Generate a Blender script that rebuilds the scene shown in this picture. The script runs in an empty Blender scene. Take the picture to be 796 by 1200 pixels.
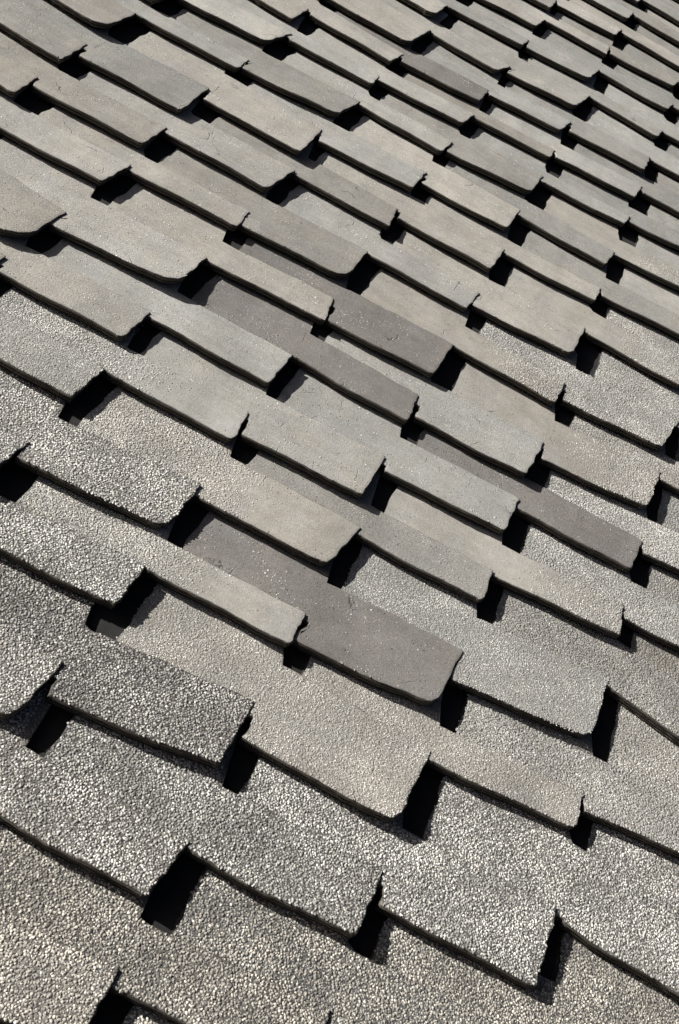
import bpy, math, random
import numpy as np
from mathutils import Vector, Matrix

random.seed(11)
rng = np.random.default_rng(11)
scene = bpy.context.scene

# ------------------------------------------------------------------ camera, sky, sun, exposure
PITCH = math.radians(38.0)                       # pitch of the roof
ROOF_AT = Vector((0.0, 0.0, 3.2))                # a point of the roof plane, metres above the ground
# roof frame: x along the courses, y up the slope, z off the roof
ROOF = Matrix.Translation(ROOF_AT) @ Matrix.Rotation(PITCH, 4, 'X')
W = 0.15                                         # half the width of one shingle
E = 0.132825                                     # distance between two butts one above the other
S = 0.47756                                      # rise of the butt line from one shingle to the next, in E
CAM_POS = np.array([-0.06602704, -0.42120996, 0.84191744])      # in the roof frame
CAM_AX = np.array([[0.849741950, 0.322421652, 0.417112571],     # right
                   [0.526028435, -0.571217920, -0.630082672],   # down
                   [0.035109879, 0.754820751, -0.654990786]])   # forward
FOC, PW, PH = 1500.0, 796.0, 1200.0

cam = bpy.data.cameras.new('camera')
cam_ob = bpy.data.objects.new('camera', cam)
scene.collection.objects.link(cam_ob)
cam.sensor_fit = 'VERTICAL'
cam.sensor_height = 36.0
cam.lens = FOC / PH * 36.0
cam.clip_start = 0.01
cam.clip_end = 2000.0
m = Matrix.Identity(4)
for i in range(3):
    m[i][0] = CAM_AX[0][i]
    m[i][1] = -CAM_AX[1][i]
    m[i][2] = -CAM_AX[2][i]
    m[i][3] = CAM_POS[i]
cam_ob.matrix_world = ROOF @ m
scene.camera = cam_ob

SUN_AZ, SUN_EL = math.radians(-3.0), math.radians(25.0)          # travel of the light over the roof
d_roof = Vector((math.cos(SUN_EL) * math.cos(SUN_AZ), math.cos(SUN_EL) * math.sin(SUN_AZ), -math.sin(SUN_EL)))
d_world = (ROOF.to_3x3() @ d_roof).normalized()
to_sun = -d_world
sun = bpy.data.lights.new('sun', 'SUN')
sun.energy = 5.0
sun.angle = math.radians(0.5)
sun.color = (1.0, 0.97, 0.93)
sun_ob = bpy.data.objects.new('sun', sun)
scene.collection.objects.link(sun_ob)
sun_ob.rotation_euler = d_world.to_track_quat('-Z', 'Y').to_euler()
sun_ob.location = (-3, 1, 8)

world = bpy.data.worlds.new('World')
scene.world = world
world.use_nodes = True
wn = world.node_tree.nodes
wn.clear()
sky = wn.new('ShaderNodeTexSky')
sky.sky_type = 'NISHITA'
sky.sun_disc = False
sky.sun_elevation = math.asin(to_sun.z)
sky.sun_rotation = math.atan2(to_sun.x, to_sun.y)
sky.air_density = 0.14
sky.dust_density = 1.3
sky.ozone_density = 0.2
bg = wn.new('ShaderNodeBackground')
bg.inputs['Strength'].default_value = 0.05
wo = wn.new('ShaderNodeOutputWorld')
world.node_tree.links.new(sky.outputs[0], bg.inputs[0])
world.node_tree.links.new(bg.outputs[0], wo.inputs[0])

scene.view_settings.view_transform = 'Standard'
scene.view_settings.look = 'None'
scene.view_settings.gamma = 1.0
scene.view_settings.use_curve_mapping = False
scene.view_settings.exposure = 0.76

# ------------------------------------------------------------------ shingles seen in the photograph
# row: {column: (lower right corner, head of the open right side)}, in pixels of the photograph
SPOTS = {
    1: {0: ((172, 1050), (218, 992)), 1: ((416, 1098), (446, 1030)), 2: ((628, 1157), (653, 1066))},
    2: {-1: ((12, 843), (66, 786)), 0: ((256, 897), (294, 831)), 1: ((462, 966), (501, 890)), 2: ((677, 970), (684, 931))},
    3: {-1: ((136, 707), (171, 664)), 0: ((341, 754), (358, 720)), 1: ((508, 830), (539, 770)), 2: ((692, 868), (713, 802))},
    4: {-2: ((-22, 562), (29, 523)), -1: ((194, 619), (230, 576)), 0: ((384, 661), (418, 624)), 1: ((567, 704), (577, 671)), 2: ((728, 745), (730, 716))},
    5: {-2: ((84, 465), (122, 432)), -1: ((275, 514), (290, 486)), 0: ((424, 581), (450, 539)), 1: ((591, 623), (606, 591)), 2: ((740, 667), (752, 637))},
    6: {-2: ((144, 395), (176, 367)), -1: ((315, 449), (342, 418)), 0: ((479, 493), (488, 469)), 1: ((615, 558), (636, 522)), 2: ((758, 596), (773, 558))},
    7: {-3: ((23, 285), (73, 252)), -2: ((205, 338), (238, 306)), -1: ((382, 375), (389, 355)), 0: ((507, 441), (531, 404)), 1: ((651, 472), (660, 454)), 2: ((774, 526), (793, 498))},
    8: {-3: ((120, 213), (151, 195)), -2: ((279, 265), (290, 251)), -1: ((404, 327), (430, 296)), 0: ((548, 360), (559, 347)), 1: ((670, 416), (686, 385))},
    9: {-4: ((17, 110), (40, 94)), -3: ((167, 169), (193, 152)), -2: ((313, 221), (345, 200)), -1: ((457, 264), (467, 243)), 0: ((575, 316), (592, 292)), 1: ((699, 351), (704, 339))},
    10: {-4: ((72, 72), (99, 54)), -3: ((212, 129), (244, 104)), -2: ((351, 180), (376, 154)), -1: ((483, 221), (498, 204)), 0: ((594, 269), (608, 248)), 1: ((710, 309), (720, 297))},
    11: {-4: ((120, 34), (156, 17)), -3: ((280, 78), (291, 70)), -2: ((394, 134), (420, 120)), -1: ((519, 176), (528, 169)), 0: ((622, 226), (635, 208)), 1: ((733, 261), (737, 256))},
    12: {-3: ((312, 47), (338, 40)), -2: ((438, 97), (443, 91)), -1: ((543, 144), (554, 136)), 0: ((646, 183), (650, 177)), 1: ((744, 231), (751, 221))},
    13: {-3: ((343, 22), (362, 10)), -2: ((458, 73), (470, 66)), -1: ((562, 119), (572, 107)), 0: ((657, 153), (667, 145)), 1: ((754, 201), (762, 185))},
    14: {-2: ((478, 53), (502, 37)), -1: ((582, 84), (598, 79)), 0: ((673, 127), (690, 113)), 1: ((771, 160), (777, 153))},
    15: {-2: ((509, 19), (524, 6)), -1: ((613, 52), (619, 48)), 0: ((690, 92), (702, 82)), 1: ((783, 127), (788, 123))},
    16: {-1: ((629, 30), (637, 24)), 0: ((712, 62), (715, 55)), 1: ((790, 100), (795, 96))},
    17: {-1: ((645, 10), (653, 0)), 0: ((722, 40), (728, 35))},
    18: {0: ((736, 22), (743, 14))},
}
# where the visible lower edge of a shingle starts, in pixels of the photograph
STARTS = {
    1: {1: (243, 1008), 2: (462, 1072), 3: (668, 1085)},
    2: {0: (78, 825), 1: (298, 872), 2: (508, 893), 3: (690, 953)},
    3: {0: (178, 668), 1: (366, 763), 2: (547, 806), 3: (718, 805)},
    4: {-1: (38, 548), 0: (237, 584), 1: (424, 628), 2: (588, 678), 3: (747, 733)},
    5: {-1: (131, 438), 0: (299, 518), 1: (466, 560), 2: (614, 600), 3: (766, 660)},
    6: {-2: (18, 330), -1: (180, 375), 0: (358, 425), 1: (499, 497), 2: (645, 546)},
    7: {-2: (82, 277), -1: (258, 313), 0: (398, 386), 1: (541, 410), 2: (668, 475)},
    8: {-2: (157, 202), -1: (299, 275), 0: (440, 301), 1: (568, 367), 2: (694, 392)},
    9: {-3: (57, 112), -2: (201, 160), -1: (351, 206), 0: (479, 262), 1: (602, 302), 2: (712, 350)},
    10: {-3: (109, 76), -2: (252, 124), -1: (387, 172), 0: (508, 223), 1: (621, 259), 2: (730, 313)},
    11: {-3: (173, 22), -2: (299, 92), -1: (427, 124), 0: (538, 186), 1: (644, 216), 2: (745, 275)},
    12: {-3: (218, 2), -2: (344, 48), -1: (456, 101), 0: (561, 140), 1: (659, 189), 2: (759, 229)},
    13: {-2: (373, 23), -1: (480, 80), 0: (583, 122), 1: (678, 161)},
    14: {-2: (400, 10), -1: (513, 43), 0: (606, 94), 1: (698, 116)},
    15: {-1: (534, 11), 0: (628, 64), 1: (709, 85)},
    16: {-1: (562, 1), 0: (646, 26), 1: (722, 72)},
    17: {0: (662, 15)},
}
# tone (Pale, Light, Mid, Dark, blacK) and face (Granules, Fine granules, Crackled, Smooth)
LOOK = {
    (0, -1): 'MG', (0, 0): 'LG', (0, 1): 'MG', (0, 2): 'MG', (0, 3): 'MG', (0, 4): 'MG',
    (1, -1): 'MG', (1, 0): 'LG', (1, 1): 'MG', (1, 2): 'LG', (1, 3): 'LG', (1, 4): 'LG',
    (2, -2): 'MG', (2, -1): 'LG', (2, 0): 'DG', (2, 1): 'LF', (2, 2): 'LF', (2, 3): 'LC', (2, 4): 'LC',
    (3, -2): 'LG', (3, -1): 'LG', (3, 0): 'Lh', (3, 1): 'DS', (3, 2): 'LF', (3, 3): 'MC', (3, 4): 'MC',
    (4, -2): 'LG', (4, -1): 'LG', (4, 0): 'Lh', (4, 1): 'MT', (4, 2): 'LH', (4, 3): 'LC', (4, 4): 'LC',
    (5, -3): 'LT', (5, -2): 'LF', (5, -1): 'Lh', (5, 0): 'LS', (5, 1): 'LS', (5, 2): 'DT', (5, 3): 'PC', (5, 4): 'LC',
    (6, -3): 'LT', (6, -2): 'LT', (6, -1): 'LS', (6, 0): 'DS', (6, 1): 'LT', (6, 2): 'LH', (6, 3): 'LC',
    (7, -4): 'MT', (7, -3): 'MT', (7, -2): 'LT', (7, -1): 'LS', (7, 0): 'DS', (7, 1): 'LH', (7, 2): 'LC', (7, 3): 'LC',
    (8, -4): 'LS', (8, -3): 'LS', (8, -2): 'LS', (8, -1): 'MS', (8, 0): 'LS', (8, 1): 'LS', (8, 2): 'LH', (8, 3): 'LC',
    (9, -5): 'MS', (9, -4): 'MS', (9, -3): 'MS', (9, -2): 'LS', (9, -1): 'MS', (9, 0): 'LS', (9, 1): 'LS', (9, 2): 'MT',
    (10, -5): 'MS', (10, -4): 'MS', (10, -3): 'MS', (10, -2): 'LS', (10, -1): 'LS', (10, 0): 'PS', (10, 1): 'MT', (10, 2): 'LH',
    (11, -4): 'MS', (11, -3): 'LS', (11, -2): 'MS', (11, -1): 'LS', (11, 0): 'MS', (11, 1): 'LS', (11, 2): 'MS',
    (12, -4): 'MS', (12, -3): 'PS', (12, -2): 'LS', (12, -1): 'LS', (12, 0): 'MS', (12, 1): 'LS', (12, 2): 'MS',
    (13, -3): 'LS', (13, -2): 'LS', (13, -1): 'DS', (13, 0): 'LS', (13, 1): 'MS',
    (14, -3): 'PS', (14, -2): 'LS', (14, -1): 'LS', (14, 0): 'LS', (14, 1): 'LS',
    (15, -2): 'PS', (15, -1): 'MS', (15, 0): 'LS', (15, 1): 'MS',
    (16, -1): 'LS', (16, 0): 'LS', (16, 1): 'MS', (17, -1): 'MS', (17, 0): 'PS', (17, 1): 'LS', (18, 0): 'LS',
}
# shingles with a worn, rounded lower corner (metres)
ROUND = {(7, -3): 0.034, (7, -2): 0.024, (3, 1): 0.014, (4, -1): 0.016, (3, 2): 0.016, (2, 1): 0.010, (8, -1): 0.020, (11, -4): 0.02,
         (11, -2): 0.012, (6, 2): 0.010, (8, 1): 0.012, (14, -2): 0.012, (10, 0): 0.008, (11, 0): 0.014, (15, -2): 0.015, (2, -1): 0.012, (14, 0): 0.014}

# ------------------------------------------------------------------ materials
class NT:
    def __init__(s, name):
        s.mat = bpy.data.materials.new(name)
        s.mat.use_nodes = True
        s.t = s.mat.node_tree
        s.t.nodes.clear()
    def n(s, kind, **kw):
        o = s.t.nodes.new('ShaderNode' + kind)
        for k, v in kw.items():
            if k in o.inputs:
                s.put(o.inputs[k], v)
            else:
                setattr(o, k, v)
        return o
    def put(s, sock, v):
        if hasattr(v, 'is_output'):
            s.t.links.new(v, sock)
        else:
            sock.default_value = v
    def math(s, op, a, b=0.0, c=0.0, clamp=False):
        o = s.t.nodes.new('ShaderNodeMath')
        o.operation = op
        o.use_clamp = clamp
        for i, v in enumerate((a, b, c)):
            s.put(o.inputs[i], v)
        return o.outputs[0]
    def ramp(s, v, lo, hi, a=0.0, b=1.0):
        o = s.t.nodes.new('ShaderNodeMapRange')
        for k, x in zip(('Value', 'From Min', 'From Max', 'To Min', 'To Max'), (v, lo, hi, a, b)):
            s.put(o.inputs[k], x)
        return o.outputs[0]
    def mix(s, f, a, b, kind='MIX'):
        o = s.t.nodes.new('ShaderNodeMix')
        o.data_type = 'RGBA'
        o.blend_type = kind
        s.put(o.inputs[0], f)
        s.put(o.inputs[6], a)
        s.put(o.inputs[7], b)
        return o.outputs[2]
    def noise(s, vec, scale, detail=4.0, rough=0.55, dist=0.0):
        o = s.n('TexNoise', Vector=vec, Scale=scale, Detail=detail, Roughness=rough, Distortion=dist)
        return o.outputs[0]

def base_vec(k, stretch=None):
    """object coordinates with an offset of its own for every shingle"""
    tc = k.n('TexCoord')
    oi = k.n('ObjectInfo')
    off = k.n('VectorMath', operation='SCALE')
    off.inputs[0].default_value = (3.7, 9.1, 5.3)
    k.t.links.new(oi.outputs['Random'], off.inputs['Scale'])
    ad = k.n('VectorMath', operation='ADD')
    k.t.links.new(tc.outputs['Object'], ad.inputs[0])
    k.t.links.new(off.outputs[0], ad.inputs[1])
    return ad.outputs[0], oi

def surface_material():
    """weathered face of a shingle: object colour = tone, its alpha = how much grain is left"""
    k = NT('weathered_shingle_face')
    v, oi = base_vec(k)
    col, grain = oi.outputs['Color'], oi.outputs['Alpha']
    big = k.noise(v, 14.0, 3.0, 0.6, 0.3)
    mid = k.noise(v, 60.0, 5.0, 0.65)
    fine = k.noise(v, 800.0, 3.0, 0.75)
    st = k.n('Mapping', Vector=v, Rotation=(0, 0, 0.12), Scale=(18.0, 110.0, 40.0))
    streak = k.noise(st.outputs[0], 1.0, 4.0, 0.6, 0.4)
    # broad stains, streaks and mottling of the worn asphalt
    f = k.math('MULTIPLY', k.ramp(big, 0.3, 0.7, 0.90, 1.09), k.ramp(mid, 0.3, 0.7, 0.92, 1.08))
    f = k.math('MULTIPLY', f, k.ramp(streak, 0.3, 0.7, 0.935, 1.06))
    sp = k.n('Attribute', attribute_name='speckle', attribute_type='OBJECT').outputs['Fac']
    f = k.math('MULTIPLY', f, k.math('ADD', 1.0, k.math('MULTIPLY', k.ramp(fine, 0.3, 0.7, -1.0, 1.0), k.ramp(sp, 0.0, 1.0, 0.12, 0.5))))
    # rain and dirt that run down over several courses
    geo = k.n('NewGeometry')
    ws = k.n('Mapping', Vector=geo.outputs['Position'], Scale=(16.0, 2.4, 2.4))
    run = k.noise(ws.outputs[0], 1.0, 5.0, 0.65, 0.5)
    f = k.math('MULTIPLY', f, k.ramp(run, 0.33, 0.66, 0.87, 1.07))
    # grains and the polygon cracks between them
    vo = k.n('TexVoronoi', Vector=v, Scale=260.0, Randomness=1.0)
    edge = k.n('TexVoronoi', Vector=v, Scale=260.0, Randomness=1.0, feature='DISTANCE_TO_EDGE')
    gl = k.ramp(edge.outputs[0], 0.0, 0.11, 0.0, 1.0)
    sep = k.n('SeparateColor', Color=vo.outputs['Color'])
    gcol = k.ramp(sep.outputs[0], 0.0, 1.0, 0.84, 1.2)
    gtex = k.math('MULTIPLY', k.ramp(gl, 0.0, 1.0, 0.35, 1.05), gcol)
    ga = k.n('Attribute', attribute_name='grain_right', attribute_type='OBJECT')
    gb = k.n('Attribute', attribute_name='grain_left', attribute_type='OBJECT')
    lx = k.n('SeparateXYZ')
    k.t.links.new(k.n('TexCoord').outputs['Object'], lx.inputs[0])
    wob = k.math('ADD', lx.outputs[0], k.ramp(mid, 0.2, 0.8, -0.03, 0.03))
    grad = k.math('ADD', k.math('MULTIPLY', ga.outputs['Fac'], k.ramp(wob, -0.04, 0.05)),
                  k.math('MULTIPLY', gb.outputs['Fac'], k.ramp(wob, -0.02, -0.09)))
    grain = k.math('ADD', grain, grad, clamp=True)
    gm = k.math('MULTIPLY', grain, k.ramp(mid, 0.25, 0.6, 0.7, 1.0), clamp=True)
    gmix = k.math('ADD', k.math('MULTIPLY', gtex, gm), k.math('SUBTRACT', 1.0, gm))
    f = k.math('MULTIPLY', f, gmix)
    # hairline cracks, only here and there
    wv = k.n('VectorMath', operation='ADD')
    dist = k.n('TexNoise', Vector=v, Scale=40.0, Detail=3.0)
    sc = k.n('VectorMath', operation='SCALE', Scale=0.022)
    k.t.links.new(dist.outputs['Color'], sc.inputs[0])
    k.t.links.new(v, wv.inputs[0])
    k.t.links.new(sc.outputs[0], wv.inputs[1])
    cr = k.n('TexVoronoi', Vector=wv.outputs[0], Scale=13.0, feature='DISTANCE_TO_EDGE')
    cl = k.ramp(cr.outputs[0], 0.002, 0.009, 1.0, 0.0)
    cmask = k.ramp(k.noise(v, 21.0, 2.0), 0.57, 0.68, 0.0, 0.8)
    crack = k.math('MULTIPLY', cl, cmask, clamp=True)
    f = k.math('MULTIPLY', f, k.ramp(crack, 0.0, 1.0, 1.0, 0.45))
    # dark pits and small pale chips
    pit = k.n('TexVoronoi', Vector=v, Scale=190.0)
    pl = k.math('MULTIPLY', k.ramp(pit.outputs['Distance'], 0.12, 0.2, 1.0, 0.0),
                k.ramp(k.noise(v, 75.0, 2.0), 0.56, 0.62, 0.0, 1.0), clamp=True)
    f = k.math('MULTIPLY', f, k.ramp(pl, 0.0, 1.0, 1.0, 0.5))
    c = k.mix(1.0, col, f, 'MULTIPLY')
    vo2 = k.n('TexVoronoi', Vector=v, Scale=110.0)
    chip = k.math('MULTIPLY', k.ramp(vo2.outputs['Distance'], 0.10, 0.16, 1.0, 0.0),
                  k.ramp(k.noise(v, 33.0, 2.0), 0.56, 0.63, 0.0, 1.0), clamp=True)
    c = k.mix(k.math('MULTIPLY', chip, 0.6), c, (0.42, 0.39, 0.34, 1))
    # warm and cool drift of the colour
    c = k.mix(k.ramp(k.noise(v, 26.0, 3.0), 0.35, 0.7, 0.0, 0.35), c, k.mix(1.0, c, (1.06, 0.98, 0.86, 1), 'MULTIPLY'))
    h = k.math('ADD', k.math('MULTIPLY', fine, 0.42), k.math('MULTIPLY', mid, 0.55))
    h = k.math('ADD', h, k.math('MULTIPLY', k.math('MULTIPLY', k.ramp(edge.outputs[0], 0.0, 0.3, 0.0, 1.0), gm), 1.0))
    h = k.math('SUBTRACT', h, k.math('MULTIPLY', crack, 0.9))
    h = k.math('SUBTRACT', h, k.math('MULTIPLY', pl, 0.8))
    h = k.math('ADD', h, k.math('MULTIPLY', streak, 0.5))
    bp = k.n('Bump', Strength=0.75, Distance=0.0011, Height=h)
    p = k.n('BsdfPrincipled', Roughness=0.9, Normal=bp.outputs[0])
    p.inputs['Specular IOR Level'].default_value = 0.25
    k.t.links.new(c, p.inputs['Base Color'])
    k.n('OutputMaterial', Surface=p.outputs[0])
    return k.mat

def butt_material():
    """cut edge: dark asphalt felt in thin layers"""
    k = NT('asphalt_felt_edge')
    v, oi = base_vec(k)
    st = k.n('Mapping', Vector=v, Scale=(22.0, 22.0, 900.0))
    lay = k.noise(st.outputs[0], 1.0, 4.0, 0.65, 0.2)
    spot = k.noise(v, 420.0, 4.0, 0.7)
    c = k.mix(k.ramp(lay, 0.35, 0.68), (0.03, 0.027, 0.023, 1), (0.115, 0.102, 0.084, 1))
    c = k.mix(k.ramp(spot, 0.62, 0.72, 0.0, 0.75), c, (0.19, 0.175, 0.15, 1))
    bp = k.n('Bump', Strength=0.8, Distance=0.0015, Height=k.math('ADD', lay, k.math('MULTIPLY', spot, 0.6)))
    p = k.n('BsdfPrincipled', Roughness=0.92, Normal=bp.outputs[0])
    p.inputs['Specular IOR Level'].default_value = 0.15
    k.t.links.new(c, p.inputs['Base Color'])
    k.n('OutputMaterial', Surface=p.outputs[0])
    return k.mat

def granule_material():
    k = NT('mineral_granules')
    at = k.n('Attribute', attribute_name='tone')
    oi = k.n('ObjectInfo')
    rp = k.n('ValToRGB', Fac=at.outputs['Fac'])
    cr = rp.color_ramp
    cr.elements[0].position = 0.0
    cr.elements[0].color = (0.055, 0.05, 0.046, 1)
    cr.elements[1].position = 1.0
    cr.elements[1].color = (0.74, 0.72, 0.66, 1)
    for pos, c in ((0.22, (0.13, 0.122, 0.116, 1)), (0.5, (0.27, 0.262, 0.245, 1)), (0.72, (0.37, 0.36, 0.33, 1)), (0.86, (0.50, 0.485, 0.445, 1))):
        e = cr.elements.new(pos)
        e.color = c
    c = k.mix(1.0, rp.outputs[0], oi.outputs['Color'], 'MULTIPLY')
    tc = k.n('TexCoord')
    fn = k.noise(tc.outputs['Object'], 1500.0, 2.0)
    c = k.mix(1.0, c, k.ramp(fn, 0.3, 0.7, 0.8, 1.2), 'MULTIPLY')
    p = k.n('BsdfPrincipled', Roughness=0.8)
    p.inputs['Specular IOR Level'].default_value = 0.3
    k.t.links.new(c, p.inputs['Base Color'])
    k.n('OutputMaterial', Surface=p.outputs[0])
    return k.mat

def felt_material():
    k = NT('roofing_felt')
    tc = k.n('TexCoord')
    n = k.noise(tc.outputs['Object'], 90.0, 5.0, 0.7)
    c = k.mix(k.ramp(n, 0.3, 0.7), (0.008, 0.0078, 0.0075, 1), (0.02, 0.019, 0.018, 1))
    p = k.n('BsdfPrincipled', Roughness=0.95)
    k.t.links.new(c, p.inputs['Base Color'])
    k.n('OutputMaterial', Surface=p.outputs[0])
    return k.mat

M_FACE, M_BUTT, M_GRAN, M_FELT = surface_material(), butt_material(), granule_material(), felt_material()

# ------------------------------------------------------------------ the roof
roof = bpy.data.objects.new('shingle_roof', None)
scene.collection.objects.link(roof)
roof.matrix_world = ROOF
roof['label'] = 'weathered grey asphalt shingle roof slope in hard sunlight'
roof['category'] = 'roof'
roof['kind'] = 'thing'

GV = 0.0108                 # height of one butt step
GU = S * GV + 0.0018        # rise of a shingle towards its right half, over W
H0 = -2 * GU + 0.45 * GV

def ray(p, h):
    """a pixel's point on the plane h above the roof"""
    d = CAM_AX.T @ np.array([(p[0] - PW / 2) / FOC, (p[1] - PH / 2) / FOC, 1.0])
    return (CAM_POS + d * ((h - CAM_POS[2]) / d[2]))[:2]

def lattice(c, r):
    return np.array([W * c, E * (r + S * c)])

def jit(c, r, k):
    q = np.random.default_rng((c + 50) * 1009 + (r + 50) * 31 + k)
    return q.uniform(-1, 1, 6)

def corner_T(r, c):
    if r in SPOTS and c in SPOTS[r]:
        return ray(SPOTS[r][c][1], H0 + 2 * GU - 0.45 * GV)
    j = jit(c, r, 1)
    return lattice(c, r) + np.array([j[0] * 0.02 * W, j[1] * 0.06 * E])

def corner_R(r, c):
    if r in SPOTS and c in SPOTS[r]:
        return ray(SPOTS[r][c][0], H0 + 2 * GU)
    j = jit(c, r, 2)
    return corner_T(r, c) + np.array([-0.02 * W + j[0] * 0.02 * W, -(0.43 + 0.12 * j[1]) * E])

def sstep(x, a, b):
    t = np.clip((x - a) / (b - a), 0, 1)
    return t * t * (3 - 2 * t)

class Plank:
    """one shingle: u runs 0..2 along its width, y up the slope"""
    def __init__(p, r, c):
        j = jit(c, r, 3)
        p.j = j
        p.q = np.random.default_rng((c + 50) * 7717 + (r + 50) * 13)
        p.R, p.T, p.L = corner_R(r, c), corner_T(r, c), corner_T(r, c - 1)
        p.L = p.L + np.array([0.004, -0.001])
        p.r, p.c = r, c
        p.rc = ROUND.get((r, c), 0.002 + 0.004 * abs(j[0]))
        if r in STARTS and c in STARTS[r]:
            s = ray(STARTS[r][c], H0 + 1.08 * GU)
            p.slope = float(np.clip((p.R[1] - s[1]) / (p.R[0] - s[0]), -0.16, 0.16))
        else:
            p.slope = float(np.clip((p.R[1] - p.L[1]) / (p.R[0] - p.L[0]), -0.1, 0.1))
        p.L[1] = p.R[1] - p.slope * (p.R[0] - p.L[0])
        ar, at = corner_R(r, c - 1), corner_T(r, c - 1)
        p.hid = ar[1] + 0.6 * max(at[1] - ar[1], 0.2 * E)
        p.head = at[1] - 0.004
        p.slit = 0.022 + 0.022 * abs(j[4])
        p.x0 = p.L[0] - W + (0.017 if r < 6 else 0.020) + 0.003 * j[5]
        p.side = max(p.T[1] - p.R[1], 0.2 * E)
        p.skew = (p.T[0] - p.R[0]) / p.side
        p.a = p.side + (0.008 + 0.05 * max(j[1], 0)) * E
        p.foot = corner_R(r + 1, c - 1)[1] - 0.004 + 0.003 * j[3]
        p.a = max(p.a, min(p.foot - p.L[1], p.side + 0.09 * E))
        p.th = GV * (0.84 + 0.08 * j[2])
        p.ph = p.q.uniform(0, 6.28, 8)
        p.sag = 0.0022 * (0.3 + 0.8 * abs(j[3]))
        p.notch = -0.015 - 0.035 * abs(j[0] - j[2])
        p.cc = 0.0032 * max(j[5], 0) - 0.0008
        p.lift = 0.0011 * j[4]
        p.org = np.array([(p.L[0] + p.R[0]) / 2, (p.L[1] + p.R[1]) / 2 + 0.25 * E])
    def butt(p, x):
        """y of the lower edge at x"""
        t = (x - p.L[0]) / (p.R[0] - p.L[0])
        y = p.L[1] + np.where(t > 0, p.slope, 0.35 * p.slope) * (x - p.L[0])
        k = sstep(-t, -p.slit, -p.slit + 0.02)
        k2 = sstep(-t, 0.02, 0.12)
        y = y * (1 - k) + (p.hid * k2 + max(p.head, p.L[1]) * (1 - k2)) * k
        y = y - p.sag * np.sin(np.clip(t, 0, 1) * math.pi)
        y = y + 0.0009 * np.sin(x * 62 + p.ph[0]) + 0.0003 * np.sin(x * 330 + p.ph[1]) + 0.0003 * np.sin(x * 810 + p.ph[2])
        return y
    def top(p, x):
        t = (x - p.L[0]) / (p.R[0] - p.L[0])
        right = p.R[1] + p.a + p.slope * (x - p.R[0]) + 0.0006 * np.sin(x * 120 + p.ph[3])
        left = p.L[1] + 1.05 * E
        k = sstep(t, p.notch - 0.07, p.notch)
        return left * (1 - k) + right * k
    def xr(p, y):
        """x of the right edge at y"""
        d = np.clip(y - p.R[1], 0, None)
        x = p.R[0] + p.skew * d
        rc = p.rc
        k = np.clip(rc - d, 0, rc)
        x = x - (rc - np.sqrt(np.maximum(rc * rc - k * k, 0)))
        return x + 0.0006 * np.sin(y * 190 + p.ph[4]) + 0.0005 * np.sin(y * 520 + p.ph[5])
    def xl(p, y):
        return p.x0 + 0.0012 * np.sin(y * 130 + p.ph[2]) + 0.0008 * np.sin(y * 410 + p.ph[6]) + 0.0005 * np.sin(y * 900 + p.ph[1])
    def h(p, x, y):
        u = 2 + x / W - p.c
        b = y / E - p.r - S * p.c + 0.45
        z = H0 + GU * u - GV * b
        curl = np.exp(-np.clip(b, 0, None) * 9.0) * (0.0009 + p.lift) * sstep(u, 1.0, 1.8)
        wave = 0.0008 * np.sin(x * 26 + p.ph[6]) * np.sin(y * 34 + p.ph[7]) * sstep(u, 0.9, 1.3)
        corner = p.cc * sstep(u, 1.55, 2.0) * np.exp(-np.clip(b, 0, None) * 6.0)
        return z + curl + wave + corner
    def mesh(p, name):
        nu, nv = 30, 13
        bu = 0.0007
        tv = np.concatenate([[0.0], [0.012], np.linspace(0.03, 0.97, nv - 3), [1.0]])
        tu = np.concatenate([[-0.12, -0.06, -0.002], np.linspace(0, 0.5, 8), np.linspace(0.5, 0.97, nu - 11)[1:], [0.985, 0.993, 0.998, 1.0]])
        tl = (p.L[0] - p.x0) / (p.R[0] - p.x0)
        tu = np.unique(np.concatenate([tu, tl + 0.5 * np.array([-0.12, -0.07, -0.02, p.slit - 0.028, p.slit - 0.02, p.slit - 0.014, p.slit - 0.010, p.slit - 0.006, p.slit, p.slit + 0.012])]))
        nu, nv = len(tu), len(tv)
        TU, TV = np.meshgrid(tu, tv, indexing='ij')
        xs = p.x0 + TU * (p.R[0] - p.x0)
        tongue = TU < 0
        yb, yt = p.butt(xs), p.top(xs)
        Y = yb + TV * (yt - yb)
        X0 = p.xl(Y)
        X = X0 + TU * (p.xr(Y) - X0)
        Z = p.h(X, Y)
        # rounded arris along the butt and the right side
        Z = Z - bu * np.where(TV == 0, 1.0, np.where(TV < 0.02, 0.18, 0)) - bu * np.where(TU == 1, 1.0, np.where(TU > 0.995, 0.3, 0))
        Z = Z - np.where(tongue, 0.0042, 0.0)
        # thickness: full at the butt, feathered at the head
        TH = 0.0011 + (p.th - 0.0011) * (1 - sstep(TV, 0.1, 0.9)) * (0.35 + 0.65 * sstep(TU, 0.2, 0.42))
        V = [np.stack([X - p.org[0], Y - p.org[1], Z], -1).reshape(-1, 3)]
        idx = np.arange(nu * nv).reshape(nu, nv)
        loop = np.concatenate([idx[:, 0], idx[-1, 1:], idx[-2::-1, -1], idx[0, -2:0:-1]])
        base = V[0][loop]
        th = TH.reshape(-1)[loop]
        nl = len(loop)
        cen = np.array([0.0, 0.0])
        # outward direction of the rim
        nx = np.roll(base, -1, 0) - np.roll(base, 1, 0)
        nrm = np.stack([nx[:, 1], -nx[:, 0]], -1)
        nrm /= np.maximum(np.linalg.norm(nrm, axis=1, keepdims=True), 1e-9)
        rings = []
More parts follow.
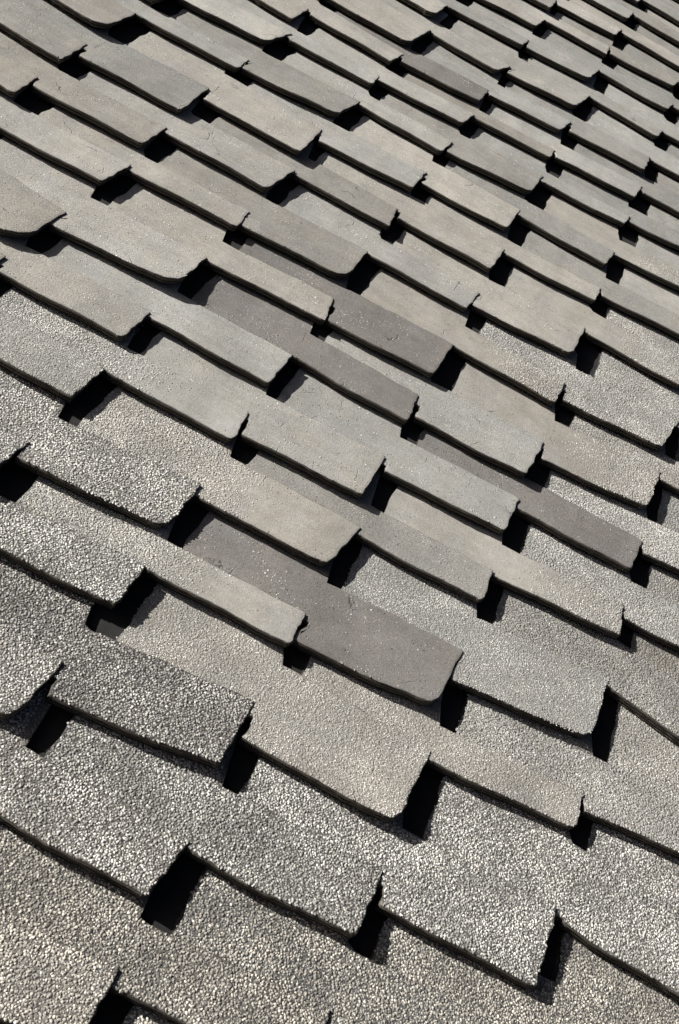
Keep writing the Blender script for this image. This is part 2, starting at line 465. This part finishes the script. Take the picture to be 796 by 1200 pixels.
        for fz, off in ((0.16, 0.0006), (0.40, 0.0003), (0.47, -0.0012), (0.55, 0.0002), (0.80, -0.0002), (1.0, -0.0016)):
            rgn = base.copy()
            n1 = p.q.normal(0, 0.00022, nl)
            rgn[:, :2] += nrm * (off * (0.5 + th[:, None] / p.th) + n1[:, None])
            rgn[:, 2] -= th * fz
            rings.append(rgn)
        V += rings
        F, MI = [], []
        for a in range(nu - 1):
            for b in range(nv - 1):
                F.append((idx[a, b], idx[a + 1, b], idx[a + 1, b + 1], idx[a, b + 1])); MI.append(2 if a < 3 else 0)
        prev = loop
        o = nu * nv
        for k in range(len(rings)):
            cur = np.arange(nl) + o
            for a in range(nl):
                b = (a + 1) % nl
                F.append((prev[a], cur[a], cur[b], prev[b])); MI.append(1)
            prev = cur
            o += nl
        V.append(np.stack([X - p.org[0], Y - p.org[1], Z - TH + 0.0002], -1).reshape(-1, 3))
        bid = idx + o
        rows = [0, nv // 2, nv - 1]
        for a in range(nu - 1):
            for b, b2 in zip(rows[:-1], rows[1:]):
                F.append((bid[a, b2], bid[a + 1, b2], bid[a + 1, b], bid[a, b])); MI.append(1)
        me = bpy.data.meshes.new(name)
        me.from_pydata(np.concatenate(V).tolist(), [], [tuple(int(i) for i in f) for f in F])
        me.polygons.foreach_set('material_index', np.array(MI, dtype=np.int32))
        sm = np.zeros(len(F), dtype=bool); sm[3 * (nv - 1):(nu - 1) * (nv - 1)] = True
        me.polygons.foreach_set('use_smooth', sm)
        me.materials.append(M_FACE); me.materials.append(M_BUTT); me.materials.append(M_FELT)
        me.update()
        me.set_sharp_from_angle(angle=math.radians(32))
        return me

def vnoise(x, y, ph):
    return (np.sin(x * 61 + ph[0] + 1.7 * np.sin(y * 47 + ph[1])) + np.sin(y * 73 + ph[2] + 1.5 * np.sin(x * 39 + ph[3])) +
            0.6 * np.sin(x * 151 + ph[4]) * np.sin(y * 163 + ph[5])) / 2.6

def granule_mesh(p, up, size, tone, dens, tall=1.0, side=None, var=0.2):
    """loose mineral grains bonded to the face, only where the face is open to the sky"""
    q = p.q
    xa, xb = p.x0, max(p.R[0], p.T[0]) + 0.004
    ya, yb = min(p.L[1], p.R[1]) - 0.004, max(p.L[1], p.R[1]) + 0.95 * E
    dx, dy = size, size * 0.866
    gx, gy = np.meshgrid(np.arange(xa, xb, dx), np.arange(ya, yb, dy), indexing='ij')
    gx = gx + 0.5 * dx * (np.arange(gx.shape[1]) % 2)[None, :]
    x = gx.ravel() + q.normal(0, 0.24 * size, gx.size)
    y = gy.ravel() + q.normal(0, 0.24 * size, gx.size)
    m = 0.25 * size
    ok = (x > p.xl(y) + m) & (y > p.butt(x) + m) & (y < p.top(x) - m) & (x < p.xr(y) - m)
    # hidden under the shingle to its left and under the course above
    left = up['left']; above = up['above']; above2 = up['above2']
    ok &= ~((x < left.xr(y) - 0.012) & (y < left.top(x) - 0.004))
    ok &= ~((x < above.xr(y)) & (x > above.L[0] + 0.01) & (y > above.butt(x) + 0.02))
    ok &= ~((x < above2.xr(y)) & (x > above2.L[0] + 0.01) & (y > above2.butt(x) + 0.02))
    n = vnoise(x + 7 * p.j[0], y, p.ph)
    ok &= q.uniform(0, 1, x.size) < dens * (0.93 + 0.12 * n)
    u = (x - p.L[0]) / W
    if side == 'left':
        ok &= q.uniform(0, 1, x.size) < 1 - sstep(u + 0.15 * n, -0.1, 0.45)
    if side == 'right':
        ok &= q.uniform(0, 1, x.size) < sstep(u + 0.2 * n, 0.1, 0.8)
    if side == 'rest':
        ok &= q.uniform(0, 1, x.size) < 0.03 + 0.20 * np.clip(n - 0.15, 0, 1)
    x, y, n = x[ok], y[ok], n[ok]
    k = len(x)
    if k == 0:
        return None
    z = p.h(x, y)
    rad = size * 0.5 * q.uniform(0.6, 1.25, k)
    rot = q.uniform(0, 6.28, k)
    NR = 5 if size > 0.0024 else 4
    ang = np.arange(NR) / NR * 2 * math.pi
    el = q.uniform(0.72, 1.3, k)
    hh = rad * tall * q.uniform(0.34, 0.72, k)
    V = np.zeros((k, 2 * NR + 1, 3))
    for lvl, (rr, zz) in enumerate(((1.0, -0.05), (0.82, 0.80))):
        wob = q.uniform(0.82, 1.15, (k, NR))
        ax = np.cos(ang)[None] * rad[:, None] * rr * wob * el[:, None]
        ay = np.sin(ang)[None] * rad[:, None] * rr * wob / el[:, None]
        V[:, lvl * NR:(lvl + 1) * NR, 0] = ax * np.cos(rot)[:, None] - ay * np.sin(rot)[:, None]
        V[:, lvl * NR:(lvl + 1) * NR, 1] = ax * np.sin(rot)[:, None] + ay * np.cos(rot)[:, None]
        V[:, lvl * NR:(lvl + 1) * NR, 2] = hh[:, None] * (zz + (q.normal(0, 0.16, (k, NR)) if lvl else 0))
    V[:, 2 * NR, 2] = hh
    V[:, 2 * NR, :2] = q.normal(0, 0.12, (k, 2)) * rad[:, None]
    V[:, :, 0] += (x - p.org[0])[:, None]
    V[:, :, 1] += (y - p.org[1])[:, None]
    V[:, :, 2] += (z - 0.0001)[:, None]
    f = []
    for a in range(NR):
        b = (a + 1) % NR
        f += [(a, b, NR + b), (a, NR + b, NR + a), (NR + a, NR + b, 2 * NR)]
    f = np.array(f)
    F = (f[None] + (np.arange(k) * (2 * NR + 1))[:, None, None]).reshape(-1, 3)
    t = np.clip(q.normal(tone, var, k) + 0.15 * n, 0.02, 0.98)
    pale = q.uniform(0, 1, k) < 0.06
    t[pale] = np.clip(t[pale] + 0.25, 0, 1)
    me = bpy.data.meshes.new('granules')
    me.vertices.add(k * (2 * NR + 1))
    me.vertices.foreach_set('co', V.ravel())
    me.loops.add(F.size)
    me.loops.foreach_set('vertex_index', F.ravel().astype(np.int32))
    me.polygons.add(len(F))
    me.polygons.foreach_set('loop_start', np.arange(0, F.size, 3, dtype=np.int32))
    at = me.attributes.new('tone', 'FLOAT', 'POINT')
    at.data.foreach_set('value', np.repeat(t, 2 * NR + 1).astype(np.float32))
    me.materials.append(M_GRAN)
    me.update(calc_edges=True)
    return me

# which shingles stand in or near the picture, in lattice steps
poly = [(-4.82, 10.2), (0.52, 19.76), (2.88, 0.32), (-0.33, -0.27)]
def near(c, r, grow):
    n = len(poly)
    for i in range(n):
        (ax, ay), (bx, by) = poly[i], poly[(i + 1) % n]
        ex, ey = bx - ax, by - ay
        l = math.hypot(ex, ey)
        if ((c - ax) * ey - (r - ay) * ex) / l > 0 and True:
            pass
        if ((c - ax) * -ey + (r - ay) * ex) / l > grow:
            return False
    return True

PL = {}
def plank(r, c):
    if (r, c) not in PL:
        PL[(r, c)] = Plank(r, c)
    return PL[(r, c)]

TONES = {'P': 0.39, 'L': 0.325, 'M': 0.265, 'D': 0.197, 'K': 0.13}
one = []
total_gran = 0
for r in range(-3, 24):
    for c in range(-9, 7):
        if not near(c - 0.4, r - 0.3, 1.9):
            continue
        one.append((r, c))
for (r, c) in one:
    p = plank(r, c)
    j = jit(c, r, 5)
    kind = LOOK.get((r, c))
    if kind is None:
        tn = 'LMML'[int((j[0] + 1) * 1.99)]
        gr = 'G' if r < 3 or (c > 1 and r < 8) else ('F' if r < 5 else 'S')
        kind = tn + gr
    lum = TONES[kind[0]] * (1 + 0.06 * j[1])
    warm = 1 + 0.025 * j[2]
    ob = bpy.data.objects.new('shingle', p.mesh('shingle'))
    scene.collection.objects.link(ob)
    ob.parent = roof
    ob.location = (p.org[0], p.org[1], 0)
    g = kind[1]
    ob['speckle'] = {'S': 0.8, 'T': 1.0, 'F': 0.8, 'h': 0.6, 'H': 0.5}.get(g, 0.5)
    ob['grain_right'] = 0.9 if g == 'H' else 0.0
    ob['grain_left'] = 0.9 if g == 'h' else 0.0
    grain = {'S': 0.04, 'T': 0.12, 'F': 0.5, 'C': 0.95, 'G': 0.9}.get(g, 0.05)
    sub = {'C': 0.95, 'H': 1.0, 'G': 0.62, 'F': 0.9}.get(g, 1.0)
    if kind[0] in 'DK':
        ob.color = (lum * sub, lum * sub * 0.955, lum * sub * 0.90, grain)
    else:
        ob.color = (lum * sub * warm, lum * sub * 0.98, lum * sub * 0.905 / warm, grain)
    if (g in 'GFCHh' and near(c - 0.4, r - 0.3, 1.7 if r < 2 else 1.0)) or near(c - 0.4, r - 0.3, 0.4):
        up = {'left': plank(r, c - 1), 'above': plank(r + 1, c), 'above2': plank(r + 1, c - 1)}
        size = {'G': 0.0025, 'F': 0.0019, 'C': 0.0024, 'H': 0.0024, 'h': 0.0021, 'S': 0.0021, 'T': 0.0019}[g]
        tone = {'P': 0.86, 'L': 0.76, 'M': 0.655, 'D': 0.62, 'K': 0.4}[kind[0]]
        tone -= {'C': 0.06, 'H': 0.06, 'F': 0.04, 'S': 0.07, 'T': 0.07}.get(g, 0)
        me = granule_mesh(p, up, size, tone, {'G': 0.98, 'F': 0.72, 'C': 0.96, 'H': 0.9, 'h': 0.9, 'S': 1.0, 'T': 1.0}[g],
                          {'G': 0.62, 'F': 0.55, 'C': 0.45, 'H': 0.42, 'h': 0.6, 'S': 0.45, 'T': 0.45}[g], {'H': 'right', 'h': 'left', 'S': 'rest', 'T': 'rest'}.get(g), {'G': 0.14}.get(g, 0.10))
        if me:
            go = bpy.data.objects.new('granules', me)
            scene.collection.objects.link(go)
            go.parent = ob
            go['kind'] = 'stuff'
            go.color = (1.0, 0.97, 0.92, 1) if r < 1 else (0.99, 0.995, 1.0, 1)
            total_gran += len(me.polygons)
print('shingles', len(one), 'granule triangles', total_gran)

# the rest of the slope, far outside the picture: same lay, plainer pieces in one mesh
vs, fs = [], []
for r in range(-22, 44):
    for c in range(-22, 23):
        if (r, c) in PL and near(c - 0.4, r - 0.3, 1.9):
            continue
        L, Rr = lattice(c - 1, r), lattice(c, r) + np.array([0, -0.43 * E])
        x0, y0 = L[0] - W + 0.02, L[1]
        pts = [(x0, y0, 0.0), (L[0], L[1], 1.0), (Rr[0], Rr[1], 2.0), (Rr[0], Rr[1] + 0.50 * E, 2.0), (L[0], Rr[1] + 0.50 * E, 1.0), (L[0], L[1] + 0.8 * E, 1.0), (x0, L[1] + 0.8 * E, 0.0)]
        o = len(vs)
        for x, y, u in pts:
            vs.append((x, y, H0 + GU * u - GV * (y / E - r - S * c + 0.45)))
        n = len(pts)
        for i in range(n):
            t = 0.011 if i < 3 else 0.001
            vs.append((vs[o + i][0], vs[o + i][1], vs[o + i][2] - t))
        fs += [(o, o + 1, o + 5, o + 6), (o + 1, o + 2, o + 3, o + 4)]
        fs += [(o + i, o + n + i, o + n + (i + 1) % n, o + (i + 1) % n) for i in range(n)]
me = bpy.data.meshes.new('shingle_field')
me.from_pydata(vs, [], fs)
me.materials.append(M_FACE)
me.update()
fo = bpy.data.objects.new('shingle_field', me)
scene.collection.objects.link(fo)
fo.parent = roof
fo.color = (0.31, 0.304, 0.287, 0.9)
fo['kind'] = 'stuff'

# felted deck under the shingles
zt, zb = H0 - 1.5 * GV - 0.009, H0 - 0.06
x0, x1, y0, y1 = -3.7, 3.5, -3.9, 6.6
me = bpy.data.meshes.new('roof_deck')
me.from_pydata([(x, y, z) for z in (zb, zt) for x, y in ((x0, y0), (x1, y0), (x1, y1), (x0, y1))], [],
               [(3, 2, 1, 0), (4, 5, 6, 7), (0, 1, 5, 4), (1, 2, 6, 5), (2, 3, 7, 6), (3, 0, 4, 7)])
me.materials.append(M_FELT)
do = bpy.data.objects.new('roof_deck', me)
scene.collection.objects.link(do)
do.parent = roof
